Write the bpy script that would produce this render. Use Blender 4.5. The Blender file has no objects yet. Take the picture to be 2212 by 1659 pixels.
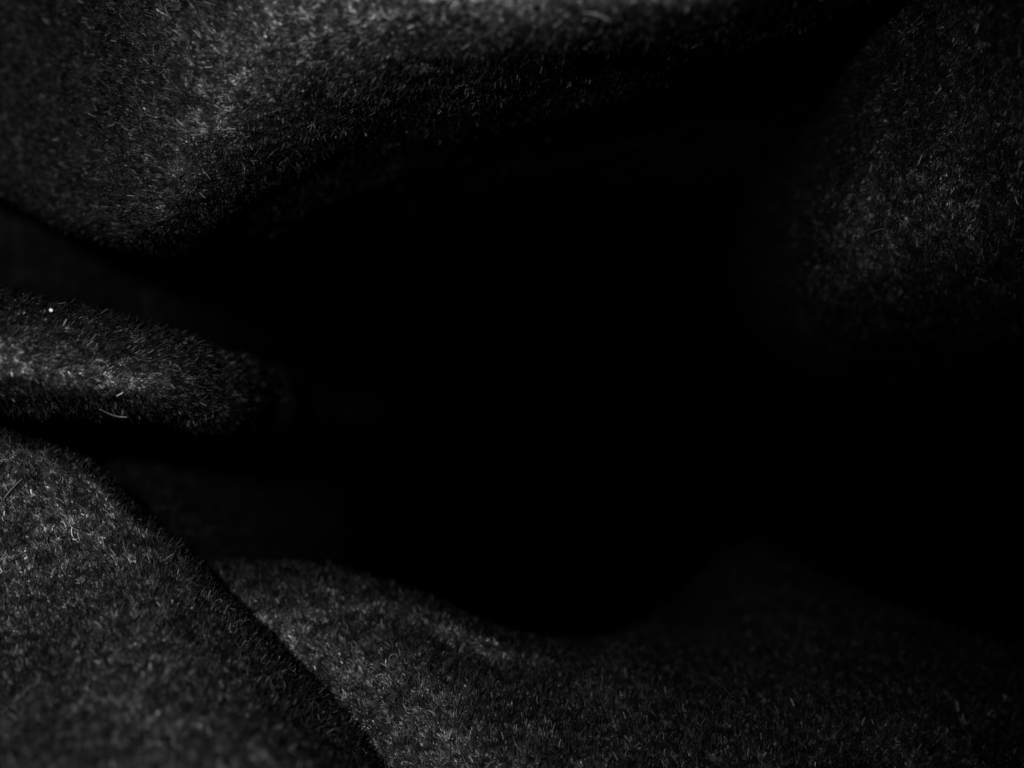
import bpy, math
import numpy as np
from mathutils import Vector, noise as mnoise

rng = np.random.default_rng(7)
S = bpy.context.scene
COL = S.collection

# ------------------------------------------------------------------ camera, world, lamp, exposure
CAM_Z = 0.10                       # camera height; it looks level along +Y into the hollow of the cloth
LENS = 36.0                        # view is as wide as it is deep
cam = bpy.data.cameras.new('camera'); camo = bpy.data.objects.new('camera', cam); COL.objects.link(camo)
camo.location = (0, 0, CAM_Z); camo.rotation_euler = (math.radians(90), 0, 0)
cam.lens = LENS; cam.sensor_width = 36; cam.clip_start = 0.005; cam.clip_end = 20
cam.dof.use_dof = True; cam.dof.focus_distance = 0.102; cam.dof.aperture_fstop = 15
S.camera = camo

w = bpy.data.worlds.new('World'); S.world = w; w.use_nodes = True
w.node_tree.nodes['Background'].inputs[0].default_value = (0, 0, 0, 1)
w.node_tree.nodes['Background'].inputs[1].default_value = 0.0


def P(u, v, d):
    """a point d metres ahead, given on the 2212 x 1659 sketch grid of the photograph"""
    return np.array(((u - 1106) / 2212 * d, d, CAM_Z - (v - 829.5) / 2212 * d))


# the small lamp of the inspection camera, just up and left of the lens
li = bpy.data.lights.new('inspection_lamp', 'SPOT'); lo = bpy.data.objects.new('inspection_lamp', li); COL.objects.link(lo)
lo.location = (-0.015, 0.0, CAM_Z + 0.011)
aim = Vector(P(370, 660, 0.11)) - Vector(lo.location)
lo.rotation_euler = aim.to_track_quat('-Z', 'Y').to_euler()
li.energy = 0.50; li.spot_size = math.radians(109); li.spot_blend = 1.0; li.shadow_soft_size = 0.0015
li.color = (1, 1, 1)

S.view_settings.view_transform = 'Standard'; S.view_settings.look = 'None'
S.view_settings.exposure = 0; S.view_settings.gamma = 1; S.view_settings.use_curve_mapping = False
S.render.engine = 'CYCLES'
S.cycles.use_denoising = True; S.cycles.use_adaptive_sampling = False
S.cycles.max_bounces = 3; S.cycles.diffuse_bounces = 2
try:
    S.cycles_curves.shape = 'RIBBONS'; S.cycles_curves.subdivisions = 2
except Exception:
    pass

# ------------------------------------------------------------------ materials


def nodes(name):
    m = bpy.data.materials.new(name); m.use_nodes = True
    nt = m.node_tree; nt.nodes.clear()
    out = nt.nodes.new('ShaderNodeOutputMaterial')
    return m, nt, out


def cloth_material():
    m, nt, out = nodes('grey_felted_cloth'); N = nt.nodes; L = nt.links
    tc = N.new('ShaderNodeTexCoord')
    n1 = N.new('ShaderNodeTexNoise'); n1.inputs['Scale'].default_value = 1500; n1.inputs['Detail'].default_value = 3
    n2 = N.new('ShaderNodeTexNoise'); n2.inputs['Scale'].default_value = 420; n2.inputs['Detail'].default_value = 3
    L.new(tc.outputs['Object'], n1.inputs['Vector']); L.new(tc.outputs['Object'], n2.inputs['Vector'])
    mul = N.new('ShaderNodeMath'); mul.operation = 'MULTIPLY'
    L.new(n1.outputs['Fac'], mul.inputs[0]); L.new(n2.outputs['Fac'], mul.inputs[1])
    cr = N.new('ShaderNodeValToRGB')
    cr.color_ramp.elements[0].position = 0.14; cr.color_ramp.elements[0].color = (0.003, 0.003, 0.003, 1)
    cr.color_ramp.elements[1].position = 0.42; cr.color_ramp.elements[1].color = (0.02, 0.02, 0.02, 1)
    L.new(mul.outputs[0], cr.inputs[0])
    bp = N.new('ShaderNodeBump'); bp.inputs['Strength'].default_value = 0.6; bp.inputs['Distance'].default_value = 0.0005
    L.new(n1.outputs['Fac'], bp.inputs['Height'])
    df = N.new('ShaderNodeBsdfDiffuse'); df.inputs['Roughness'].default_value = 0
    L.new(cr.outputs[0], df.inputs['Color']); L.new(bp.outputs[0], df.inputs['Normal'])
    L.new(df.outputs[0], out.inputs[0])
    return m


def fibre_material():
    """short wool fibre: shades mostly with the nap of the cloth it lies on, a little with its own roundness"""
    m, nt, out = nodes('grey_wool_fibre'); N = nt.nodes; L = nt.links
    at = N.new('ShaderNodeAttribute'); at.attribute_name = 'nap_normal'
    tone = N.new('ShaderNodeAttribute'); tone.attribute_name = 'tone'
    geo = N.new('ShaderNodeNewGeometry')
    mx = N.new('ShaderNodeMix'); mx.data_type = 'VECTOR'; mx.inputs[0].default_value = 0.16
    L.new(at.outputs['Vector'], mx.inputs[4]); L.new(geo.outputs['Normal'], mx.inputs[5])
    nm = N.new('ShaderNodeVectorMath'); nm.operation = 'NORMALIZE'; L.new(mx.outputs[1], nm.inputs[0])
    co = N.new('ShaderNodeCombineColor')
    for k in range(3): L.new(tone.outputs['Fac'], co.inputs[k])
    df = N.new('ShaderNodeBsdfDiffuse'); L.new(co.outputs[0], df.inputs['Color']); L.new(nm.outputs[0], df.inputs['Normal'])
    gl = N.new('ShaderNodeBsdfGlossy'); gl.inputs['Roughness'].default_value = 0.56        # the satin of combed wool
    L.new(co.outputs[0], gl.inputs['Color']); L.new(nm.outputs[0], gl.inputs['Normal'])
    ms = N.new('ShaderNodeMixShader'); ms.inputs[0].default_value = 0.72
    L.new(df.outputs[0], ms.inputs[1]); L.new(gl.outputs[0], ms.inputs[2])
    L.new(ms.outputs[0], out.inputs[0])
    return m


def plain_material(name, c, rough=0.6):
    m, nt, out = nodes(name); N = nt.nodes; L = nt.links
    p = N.new('ShaderNodeBsdfPrincipled'); p.inputs['Roughness'].default_value = rough
    tc = N.new('ShaderNodeTexCoord'); nz = N.new('ShaderNodeTexNoise'); nz.inputs['Scale'].default_value = 2500
    L.new(tc.outputs['Object'], nz.inputs['Vector'])
    mr = N.new('ShaderNodeMapRange'); mr.inputs[3].default_value = c * 0.8; mr.inputs[4].default_value = min(1, c * 1.15)
    L.new(nz.outputs['Fac'], mr.inputs[0])
    co = N.new('ShaderNodeCombineColor')
    for k in range(3): L.new(mr.outputs[0], co.inputs[k])
    L.new(co.outputs[0], p.inputs['Base Color']); L.new(p.outputs[0], out.inputs[0])
    return m


CLOTH = cloth_material(); FIBRE = fibre_material()

# ------------------------------------------------------------------ the cloth


def crom(A, n):
    """Catmull-Rom through the rows of A (k, ..., 3) resampled to n rows"""
    A = np.asarray(A, float); k = len(A)
    B = np.concatenate([2 * A[:1] - A[1:2], A, 2 * A[-1:] - A[-2:-1]])
    t = np.linspace(0, k - 1, n); i = np.minimum(t.astype(int), k - 2); f = (t - i).reshape(-1, *([1] * (A.ndim - 1)))
    p0, p1, p2, p3 = B[i], B[i + 1], B[i + 2], B[i + 3]
    return 0.5 * (2 * p1 + (p2 - p0) * f + (2 * p0 - 5 * p1 + 4 * p2 - p3) * f ** 2 + (3 * p1 - p0 - 3 * p2 + p3) * f ** 3)


def vnoise(pts, scale, seed):
    """smooth value noise, vectorised"""
    q = pts * scale + seed * 17.3
    i = np.floor(q).astype(np.int64); f = q - i; f = f * f * (3 - 2 * f)
    r = 0
    for dx in (0, 1):
        for dy in (0, 1):
            for dz in (0, 1):
                h = (i[..., 0] + dx) * 374761393 + (i[..., 1] + dy) * 668265263 + (i[..., 2] + dz) * 2147483647 + seed * 1013904223
                h = (h ^ (h >> 13)) * 1274126177; h = h ^ (h >> 16)
                v = (h & 0xffff) / 65535.0
                r = r + v * (f[..., 0] if dx else 1 - f[..., 0]) * (f[..., 1] if dy else 1 - f[..., 1]) * (f[..., 2] if dz else 1 - f[..., 2])
    return r * 2 - 1


SHEETS = []                        # fold surfaces, to rest small things on
cloth = bpy.data.objects.new('fuzzy_cloth', None); COL.objects.link(cloth)
cloth.empty_display_size = 0.02
cloth['label'] = 'dark grey fuzzy cloth crumpled into deep soft folds around a black hollow'
cloth['category'] = 'cloth'


def fold(rows, nu, nv, label, comb, density=72.0, seed=1, bumps=0.0006, dmax=0.30, tone=1.0, soften=20):
    """one fold: a spline sheet through sketch points, and its pile of short fibres.
    comb: function (u, v) -> direction on the sketch grid in which the nap lies"""
    G = np.array([[P(*p) for p in r] for r in rows])            # (R, C, 3)
    G = crom(G, nu); G = crom(G.transpose(1, 0, 2), nv).transpose(1, 0, 2)
    for _ in range(soften):                                     # relax the kinks between sketch points
        G[1:-1] = 0.25 * G[:-2] + 0.5 * G[1:-1] + 0.25 * G[2:]
        G[:, 1:-1] = 0.25 * G[:, :-2] + 0.5 * G[:, 1:-1] + 0.25 * G[:, 2:]
    du = np.gradient(G, axis=0); dv = np.gradient(G, axis=1)
    n = np.cross(du, dv); n /= np.linalg.norm(n, axis=2, keepdims=True) + 1e-12
    see = ((np.array((0, 0, CAM_Z)) - G) * n).sum(2) / (G[..., 1] ** 4)
    flip = see.sum() < 0
    if flip: n = -n
    h = bumps * (vnoise(G, 90, seed) + 0.6 * vnoise(G, 220, seed + 3) + 0.25 * vnoise(G, 600, seed + 5))
    G = G + n * h[..., None]
    verts = G.reshape(-1, 3)
    idx = np.arange(nu * nv).reshape(nu, nv)
    q = np.stack([idx[:-1, :-1], idx[1:, :-1], idx[1:, 1:], idx[:-1, 1:]], -1).reshape(-1, 4)
    if flip: q = q[:, ::-1]
    me = bpy.data.meshes.new('fold'); me.from_pydata(verts.tolist(), [], q.tolist())
    me.polygons.foreach_set('use_smooth', [True] * len(me.polygons)); me.update()
    me.materials.append(CLOTH)
    ob = bpy.data.objects.new('fold', me); COL.objects.link(ob); ob.parent = cloth; ob['label'] = label
    SHEETS.append(verts)
    # fabric thickness behind the visible face
    sm = ob.modifiers.new('thickness', 'SOLIDIFY'); sm.thickness = 0.0015; sm.offset = -1
    # ---- pile
    du = np.gradient(G, axis=0); dv = np.gradient(G, axis=1)
    nn = np.cross(du, dv); nn /= np.linalg.norm(nn, axis=2, keepdims=True) + 1e-12
    if flip: nn = -nn
    a, b, c, d = (verts[q[:, k]] for k in range(4))
    area = 0.5 * np.linalg.norm(np.cross(c - a, d - b), axis=1)
    cen = (a + b + c + d) / 4
    dep = cen[:, 1]; uu = cen[:, 0] / dep * 2212 + 1106; vv = -(cen[:, 2] - CAM_Z) / dep * 2212 + 829.5
    keep = (uu > -120) & (uu < 2330) & (vv > -120) & (vv < 1780) & (dep < dmax)
    wgt = area * keep * np.where(dep > 0.16, 0.6, 1.0)
    cnt = int(wgt.sum() * 1e6 * density)
    if cnt < 10: return ob
    f = rng.choice(len(q), cnt, p=wgt / wgt.sum())
    s = rng.random(cnt)[:, None]; t = rng.random(cnt)[:, None]
    pos = (a[f] * (1 - s) + b[f] * s) * (1 - t) + (d[f] * (1 - s) + c[f] * s) * t
    fn = nn.reshape(-1, 3)[q[f, 0]]
    pu = pos[:, 0] / pos[:, 1] * 2212 + 1106; pv = -(pos[:, 2] - CAM_Z) / pos[:, 1] * 2212 + 829.5
    cu, cv = comb(pu, pv)
    dirv = np.stack([cu * np.ones(cnt), np.zeros(cnt), -cv * np.ones(cnt)], 1)
    dirv /= np.linalg.norm(dirv, axis=1, keepdims=True)
    ray = pos - np.array((0, 0, CAM_Z)); ray /= np.linalg.norm(ray, axis=1, keepdims=True)      # the nap's run as the sketch shows it, laid on the cloth
    rn = (ray * fn).sum(1); rn = np.where(np.abs(rn) < 0.3, np.where(rn < 0, -0.3, 0.3), rn)
    dirv = dirv - ray * ((dirv * fn).sum(1) / rn)[:, None]
    dirv -= fn * (dirv * fn).sum(1, keepdims=True); dirv /= np.linalg.norm(dirv, axis=1, keepdims=True) + 1e-9
    side = np.cross(fn, dirv)
    sw = 0.32 * vnoise(pos, 330, seed + 11) + 0.30 * vnoise(pos, 900, seed + 12)
    sw = sw + rng.normal(0, 0.27, cnt)
    stray = rng.random(cnt) < 0.06
    sw = np.where(stray, rng.normal(0, 1.3, cnt), sw)
    lift = 0.95 + 0.35 * vnoise(pos, 700, seed + 13) + rng.normal(0, 0.25, cnt); lift = np.clip(lift, 0.1, 1.5)
    dirv = dirv * np.cos(sw)[:, None] + side * np.sin(sw)[:, None]
    dirv = dirv * np.cos(lift)[:, None] + fn * np.sin(lift)[:, None]
    ln = np.where(rng.random(cnt) < 0.93, rng.uniform(0.24, 0.56, cnt), rng.uniform(0.6, 1.25, cnt)) * 1e-3
    K = 5
    tt = np.linspace(0, 1, K)
    curl = rng.normal(0, 0.45, cnt)[:, None]; droop = rng.uniform(0.05, 0.45, cnt)[:, None]
    side = np.cross(fn, dirv)
    pts = np.empty((cnt, K, 3), np.float32)
    for k in range(K):
        x = tt[k]
        pts[:, k] = pos + dirv * (ln * x)[:, None] + (side * curl - fn * droop * 0.5) * (ln * x * x)[:, None] - fn * 0.0001
    rad = (rng.uniform(0.030, 0.060, cnt) * 1e-3)
    rr = rad[:, None] * np.array([0.8, 0.9, 1.0, 1.0, 0.8])[None, :]
    # fibre tone: uneven wool, with shaded gaps and glints painted into the colour
    tuft = np.clip(0.5 + 0.75 * vnoise(pos, 2000, seed + 21), 0, 1); tuft2 = np.clip(0.5 + 0.8 * vnoise(pos, 3000, seed + 22), 0, 1)
    g = 0.010 + 0.115 * (0.30 + 0.70 * tuft) * (0.10 + 1.05 * tuft2) * np.exp(rng.normal(-0.30, 0.84, cnt))
    g = np.where(rng.random(cnt) < 0.004, g * 1.5 + 0.06, g)
    g = np.minimum(g, 0.5) * tone
    fn = fn + 0.20 * rng.normal(0, 1, (cnt, 3)) + 0.34 * np.stack([vnoise(pos, 1300, seed + k) for k in (31, 32, 33)], 1)
    fn /= np.linalg.norm(fn, axis=1, keepdims=True)
    hc = bpy.data.hair_curves.new('pile'); hc.add_curves([K] * cnt)
    hc.attributes['position'].data.foreach_set('vector', pts.reshape(-1))
    ra = hc.attributes.get('radius') or hc.attributes.new('radius', 'FLOAT', 'POINT')
    ra.data.foreach_set('value', rr.astype(np.float32).reshape(-1))
    at = hc.attributes.new('nap_normal', 'FLOAT_VECTOR', 'CURVE'); at.data.foreach_set('vector', fn.astype(np.float32).reshape(-1))
    at = hc.attributes.new('tone', 'FLOAT', 'CURVE'); at.data.foreach_set('value', g.astype(np.float32))
    hc.materials.append(FIBRE)
    ho = bpy.data.objects.new('pile', hc); COL.objects.link(ho); ho.parent = ob; ho['kind'] = 'stuff'
    print('pile', label, cnt)
    return ob


# the hood: hangs over the hollow, its underside running back into the dark
hood = [
    [(-420, -420, .120), (-380, -60, .130), (-330, 160, .133), (-290, 290, .135), (-270, 330, .145), (-270, 250, .170)],
    [(-150, -420, .115), (-150, 0, .144), (-110, 240, .141), (-80, 350, .139), (-60, 400, .146), (-60, 330, .168)],
    [(130, -420, .108), (140, 0, .1255), (130, 260, .1220), (145, 440, .1195), (165, 518, .125), (150, 450, .165)],
    [(300, -420, .095), (305, 0, .0995), (310, 260, .0990), (318, 450, .1005), (335, 550, .111), (360, 550, .170)],
    [(460, -420, .092), (450, -20, .0940), (435, 190, .0955), (430, 380, .1000), (440, 520, .115), (500, 570, .185)],
    [(660, -420, .088), (645, -60, .0895), (615, 100, .0925), (590, 270, .0995), (600, 430, .121), (650, 560, .200)],
    [(1000, -420, .084), (940, -70, .0850), (895, 60, .0880), (860, 190, .0980), (840, 340, .130), (880, 480, .250)],
    [(1400, -420, .079), (1370, -70, .0790), (1320, 40, .0820), (1280, 135, .0950), (1240, 260, .140), (1180, 420, .270)],
    [(1850, -420, .076), (1800, -120, .0755), (1740, -10, .0795), (1690, 70, .0980), (1600, 190, .155), (1480, 400, .300)],
    [(2350, -420, .075), (2300, -250, .0770), (2200, -170, .0860), (2080, -50, .1150), (1880, 180, .180), (1650, 400, .320)],
]


def comb_hood(u, v):
    k = np.clip((u - 250) / 500, 0, 1)
    return -1.0 * np.ones_like(u), -(0.8 - 0.55 * k + 0.9 * np.exp(-((u - 360) / 110) ** 2))


fold(hood, 220, 180, 'grey fold hanging over the hollow from the top left', comb_hood, seed=1, soften=240)

# the roll: a finger-like fold pointing into the hollow


def roll_rows():
    rows = []
    axis = [(-420, 696, .087, 142), (-200, 736, .089, 138), (0, 774, .091, 132), (200, 808, .0945, 123), (390, 838, .1005, 106), (510, 860, .114, 86),
            (610, 876, .148, 62), (730, 886, .23, 42), (900, 890, .40, 26)]
    prof = [(-.55, 3.2), (-.95, 2.5), (-1.0, 2.05), (-.74, .90), (-.44, .24), (-.05, .03), (.34, .06), (.54, .62), (.70, 1.3), (.76, 2.1), (.5, 3.0)]
    for (u, v, d, r) in axis:
        k = r / 2212 * d
        rows.append([(u - r * 0.2 * a, v + r * a, d + k * b) for a, b in prof])
    return rows


fold(roll_rows(), 150, 110, 'finger-like roll pointing into the hollow from the left edge', lambda u, v: (np.ones_like(u), 0.25 + 0 * u), seed=2)

# the near lump at the lower left
sil = [(-420, 760, .116), (-200, 860, .112), (0, 945, .109), (180, 1012, .107), (300, 1115, .106), (420, 1222, .106), (590, 1392, .107), (756, 1562, .106), (912, 1740, .104), (1150, 1960, .102)]
lump = []
for i, (u, v, d) in enumerate(sil):
    k = i / (len(sil) - 1)
    nx, ny = -0.62, 0.78
    f = min(1, max(0, (k - 0.42) / 0.36))      # the flank turns steeper towards the lower right
    row = [(u - 40, v + 90, d + .060), (u - 6, v + 14, d + .018), (u, v, d),
           (u + nx * 60, v + ny * 60, d - .0030 - .0130 * f), (u + nx * 190, v + ny * 190, d - .0060 - .0260 * f),
           (u + nx * 400, v + ny * 400, d - .0120 - .0320 * f), (u + nx * 720, v + ny * 720, d - .0260 - .0340 * f), (u + nx * 1200, v + ny * 1200, d - .040 - .0340 * f)]
    lump.append(row)
fold(lump, 190, 190, 'near rounded grey fold filling the lower left corner', lambda u, v: (-0.12 + 0 * u, -np.ones_like(u)), seed=3)

# the low fold along the bottom with the dim mound at its right
base = [
    [(100, 1205, 0.1900), (100, 1190, 0.1500), (110, 1215, 0.1270), (130, 1300, 0.1230), (160, 1450, 0.1170), (200, 1700, 0.1050), (240, 2000, 0.0920)],
    [(420, 1260, 0.1900), (420, 1225, 0.1400), (430, 1236, 0.1245), (440, 1320, 0.1135), (460, 1460, 0.1105), (480, 1700, 0.1080), (500, 2000, 0.1100)],
    [(600, 1265, 0.1900), (600, 1230, 0.1360), (605, 1240, 0.1215), (612, 1320, 0.1135), (620, 1460, 0.1100), (640, 1700, 0.1075), (660, 2000, 0.1090)],
    [(760, 1290, 0.1900), (760, 1255, 0.1340), (765, 1266, 0.1195), (770, 1340, 0.1135), (780, 1470, 0.1070), (800, 1700, 0.1010), (820, 2000, 0.0990)],
    [(900, 1330, 0.1900), (900, 1294, 0.1340), (905, 1308, 0.1185), (915, 1380, 0.1125), (930, 1490, 0.1040), (950, 1700, 0.0970), (970, 2000, 0.0940)],
    [(1050, 1380, 0.1900), (1050, 1356, 0.1400), (1055, 1376, 0.1160), (1070, 1430, 0.1135), (1090, 1520, 0.1045), (1110, 1700, 0.0945), (1130, 2000, 0.0830)],
    [(1200, 1400, 0.2000), (1200, 1392, 0.1450), (1205, 1412, 0.1240), (1215, 1460, 0.1140), (1240, 1540, 0.1070), (1265, 1700, 0.0960), (1285, 2000, 0.0840)],
    [(1370, 1370, 0.2200), (1370, 1375, 0.1650), (1375, 1405, 0.1320), (1385, 1460, 0.1160), (1400, 1540, 0.1080), (1430, 1700, 0.0960), (1450, 2000, 0.0840)],
    [(1490, 1290, 0.3600), (1490, 1265, 0.2600), (1495, 1330, 0.2050), (1505, 1430, 0.1350), (1530, 1530, 0.1110), (1560, 1700, 0.0980), (1590, 2000, 0.0850)],
    [(1610, 1197, 0.3650), (1610, 1172, 0.2650), (1620, 1230, 0.2100), (1640, 1380, 0.1440), (1670, 1510, 0.1150), (1710, 1700, 0.1000), (1750, 2000, 0.0860)],
    [(1740, 1247, 0.3400), (1740, 1222, 0.2400), (1760, 1275, 0.1850), (1790, 1390, 0.1350), (1830, 1510, 0.1140), (1880, 1700, 0.1050), (1920, 2000, 0.0970)],
    [(1920, 1337, 0.2800), (1920, 1312, 0.1800), (1940, 1350, 0.1500), (1970, 1440, 0.1240), (2010, 1540, 0.1130), (2060, 1700, 0.1060), (2100, 2000, 0.1000)],
    [(2200, 1430, 0.2500), (2200, 1405, 0.1500), (2220, 1440, 0.1320), (2250, 1510, 0.1210), (2280, 1580, 0.1150), (2320, 1720, 0.1080), (2360, 2000, 0.1020)],
    [(2560, 1525, 0.2500), (2560, 1500, 0.1500), (2580, 1530, 0.1320), (2600, 1590, 0.1220), (2620, 1660, 0.1160), (2640, 1780, 0.1100), (2660, 2000, 0.1040)],
]
fold(base, 240, 170, 'low grey fold along the bottom rising to a dim mound', lambda u, v: (-0.30 - 0.2 * np.clip((u - 1200) / 500, 0, 1), -np.ones_like(u)), seed=4)

# the dim mass at the upper right
mass = [
    [(2700, -350, 0.0660), (2400, -350, 0.0730), (2150, -330, 0.0830), (1995, -300, 0.0960), (1925, -260, 0.1280), (1870, -200, 0.2200), (1760, -100, 0.3400)],
    [(2700, -60, 0.0700), (2400, -60, 0.0780), (2170, -60, 0.0880), (1975, -40, 0.1010), (1885, -10, 0.1260), (1820, 40, 0.2100), (1720, 100, 0.3300)],
    [(2700, 180, 0.0780), (2400, 180, 0.0860), (2160, 190, 0.0950), (1945, 205, 0.1070), (1835, 220, 0.1260), (1760, 260, 0.2000), (1660, 300, 0.3200)],
    [(2700, 400, 0.0880), (2400, 400, 0.0940), (2140, 400, 0.1010), (1905, 400, 0.1100), (1770, 410, 0.1240), (1690, 430, 0.1900), (1600, 450, 0.3100)],
    [(2700, 560, 0.1030), (2400, 570, 0.1060), (2130, 570, 0.1090), (1885, 575, 0.1150), (1745, 580, 0.1280), (1670, 600, 0.1900), (1580, 600, 0.3100)],
    [(2700, 650, 0.1300), (2400, 680, 0.1300), (2130, 690, 0.1280), (1905, 690, 0.1320), (1765, 690, 0.1460), (1690, 690, 0.2100), (1600, 690, 0.3200)],
    [(2700, 700, 0.1950), (2400, 750, 0.1900), (2130, 770, 0.1800), (1915, 770, 0.1820), (1795, 760, 0.1960), (1720, 750, 0.2500), (1640, 750, 0.3400)],
    [(2700, 740, 0.2800), (2400, 800, 0.2800), (2130, 830, 0.2750), (1935, 830, 0.2750), (1825, 820, 0.2860), (1750, 810, 0.3200), (1670, 800, 0.3800)],
]
fold(mass, 170, 170, 'dim grey fold bulging in from the upper right', lambda u, v: (0.7 + 0 * u, np.ones_like(u)), seed=5)

# the dim inner fold seen between the others at the left
inner = [
    [(-500, 330, 0.185), (-200, 400, 0.200), (60, 450, 0.215), (300, 520, 0.250), (600, 600, 0.335), (1000, 650, 1.50)],
    [(-500, 560, 0.195), (-200, 580, 0.207), (60, 600, 0.225), (300, 640, 0.260), (600, 690, 0.345), (1000, 720, 1.50)],
    [(-500, 820, 0.220), (-200, 830, 0.230), (60, 840, 0.245), (300, 850, 0.275), (600, 860, 0.345), (1000, 860, 1.50)],
    [(-500, 1080, 0.205), (-200, 1080, 0.210), (60, 1070, 0.220), (300, 1060, 0.200), (600, 1050, 0.240), (1000, 1030, 1.50)],
    [(-500, 1350, 0.195), (-200, 1330, 0.195), (60, 1290, 0.200), (300, 1190, 0.165), (600, 1185, 0.195), (1000, 1180, 1.50)],
    [(-500, 1500, 0.200), (-200, 1480, 0.200), (60, 1430, 0.205), (300, 1330, 0.215), (600, 1320, 0.255), (1000, 1300, 1.50)],
]
fold(inner, 110, 110, 'dim inner fold deep between the roll and the lump', lambda u, v: (np.ones_like(u), 0.1 + 0 * u), density=40, seed=6)

# the cloth closing the hollow far behind
back = []
for v in (-1500, -600, 200, 829, 1450, 2250, 3100):
    row = []
    for u in (-1500, -500, 400, 1106, 1800, 2700, 3700):
        rr = math.hypot((u - 1106) / 2200, (v - 829) / 1900)
        row.append((u, v, 1.6 - 0.20 * rr))
    back.append(row)
fold(back, 90, 90, 'unlit far side of the hollow', lambda u, v: (np.ones_like(u), 0 * u), density=0, seed=7, bumps=0.004)

# ------------------------------------------------------------------ small things caught on the cloth


def depth_at(u, v):
    """depth of the front-most cloth surface at a sketch point"""
    best = 9.0
    for V in SHEETS:
        pu = V[:, 0] / V[:, 1] * 2212 + 1106; pv = -(V[:, 2] - CAM_Z) / V[:, 1] * 2212 + 829.5
        m = (pu - u) ** 2 + (pv - v) ** 2 < 14 ** 2
        if m.any(): best = min(best, V[m, 1].min())
    return best


PALE = plain_material('pale_fibre', 0.085, 0.45)
WHITE = plain_material('white_lint', 0.7, 0.5)


def stray(pts, width, label, lift=0.0007):
    d0 = [depth_at(u, v) for u, v in pts]
    C = crom(np.array([P(u, v, d - lift) for (u, v), d in zip(pts, d0)]), 18)
    T = np.gradient(C, axis=0); T /= np.linalg.norm(T, axis=1, keepdims=True)
    A = np.cross(T, np.array((0.1, -1.0, 0.2))); A /= np.linalg.norm(A, axis=1, keepdims=True); B = np.cross(T, A)
    n = len(C); k = 8; r = width * 0.32e-3 * np.sin(np.linspace(0.35, math.pi - 0.35, n)) ** 0.5
    ring = [C[i] + r[i] * (A[i] * math.cos(a) + B[i] * math.sin(a)) for i in range(n) for a in np.linspace(0, 2 * math.pi, k, endpoint=False)]
    F = [(i * k + j, i * k + (j + 1) % k, (i + 1) * k + (j + 1) % k, (i + 1) * k + j) for i in range(n - 1) for j in range(k)]
    F += [tuple(range(k))[::-1], tuple((n - 1) * k + j for j in range(k))]
    o0 = C.mean(0)
    me = bpy.data.meshes.new('stray_fibre'); me.from_pydata([tuple(p - o0) for p in ring], [], F); me.update()
    me.polygons.foreach_set('use_smooth', [True] * len(me.polygons)); me.materials.append(PALE)
    o = bpy.data.objects.new('stray_fibre', me); o.location = o0; COL.objects.link(o)
    o['label'] = label; o['category'] = 'fibre'; o['group'] = 'stray fibres caught on the cloth'
    return o


stray([(216, 884), (236, 894), (256, 900), (275, 901)], 0.30, 'pale curved fibre along the underside of the finger-like roll')
stray([(8, 1078), (20, 1062), (34, 1047), (48, 1034)], 0.26, 'short straight fibre at the left edge of the lower left fold')
stray([(1262, 27), (1285, 30), (1303, 37), (1320, 46)], 0.30, 'blurred pale fibre at the top edge of the hanging fold')
stray([(1536, 1462), (1552, 1477), (1568, 1490), (1584, 1506)], 0.16, 'long thin glinting fibre beside the dim mound on the bottom fold')
stray([(1880, 502), (1890, 499), (1900, 496), (1911, 494)], 0.22, 'short level fibre on the dim fold at the upper right')
stray([(822, 16), (830, 33), (845, 42), (856, 34)], 0.30, 'blurred curled fibre loop near the top edge of the picture')
stray([(840, 1434), (841, 1420), (850, 1413), (861, 1420)], 0.18, 'small hooked fibre in the middle of the bottom fold')
stray([(1108, 1590), (1112, 1603), (1118, 1613), (1126, 1624)], 0.17, 'thin pale fibre low on the bottom fold near the frame edge')
stray([(201, 157), (212, 168), (223, 179), (235, 189)], 0.16, 'thin slanting fibre on the dark side of the hanging fold')
stray([(437, 364), (443, 372), (449, 380), (455, 388)], 0.18, 'short slanting fibre low on the hanging fold near the black hollow')

# the white speck of lint on the roll
d = depth_at(110, 670)
import bmesh
bm = bmesh.new(); bmesh.ops.create_icosphere(bm, subdivisions=3, radius=0.00019)
for vx in bm.verts:
    vx.co *= 1 + 0.22 * mnoise.noise(vx.co * 4200)
me = bpy.data.meshes.new('lint_speck'); bm.to_mesh(me); bm.free()
me.polygons.foreach_set('use_smooth', [True] * len(me.polygons)); me.materials.append(WHITE)
o = bpy.data.objects.new('lint_speck', me); o.location = P(110, 670, d - 0.0008); COL.objects.link(o)
o['label'] = 'tiny bright white speck of lint on the finger-like roll'; o['category'] = 'lint'
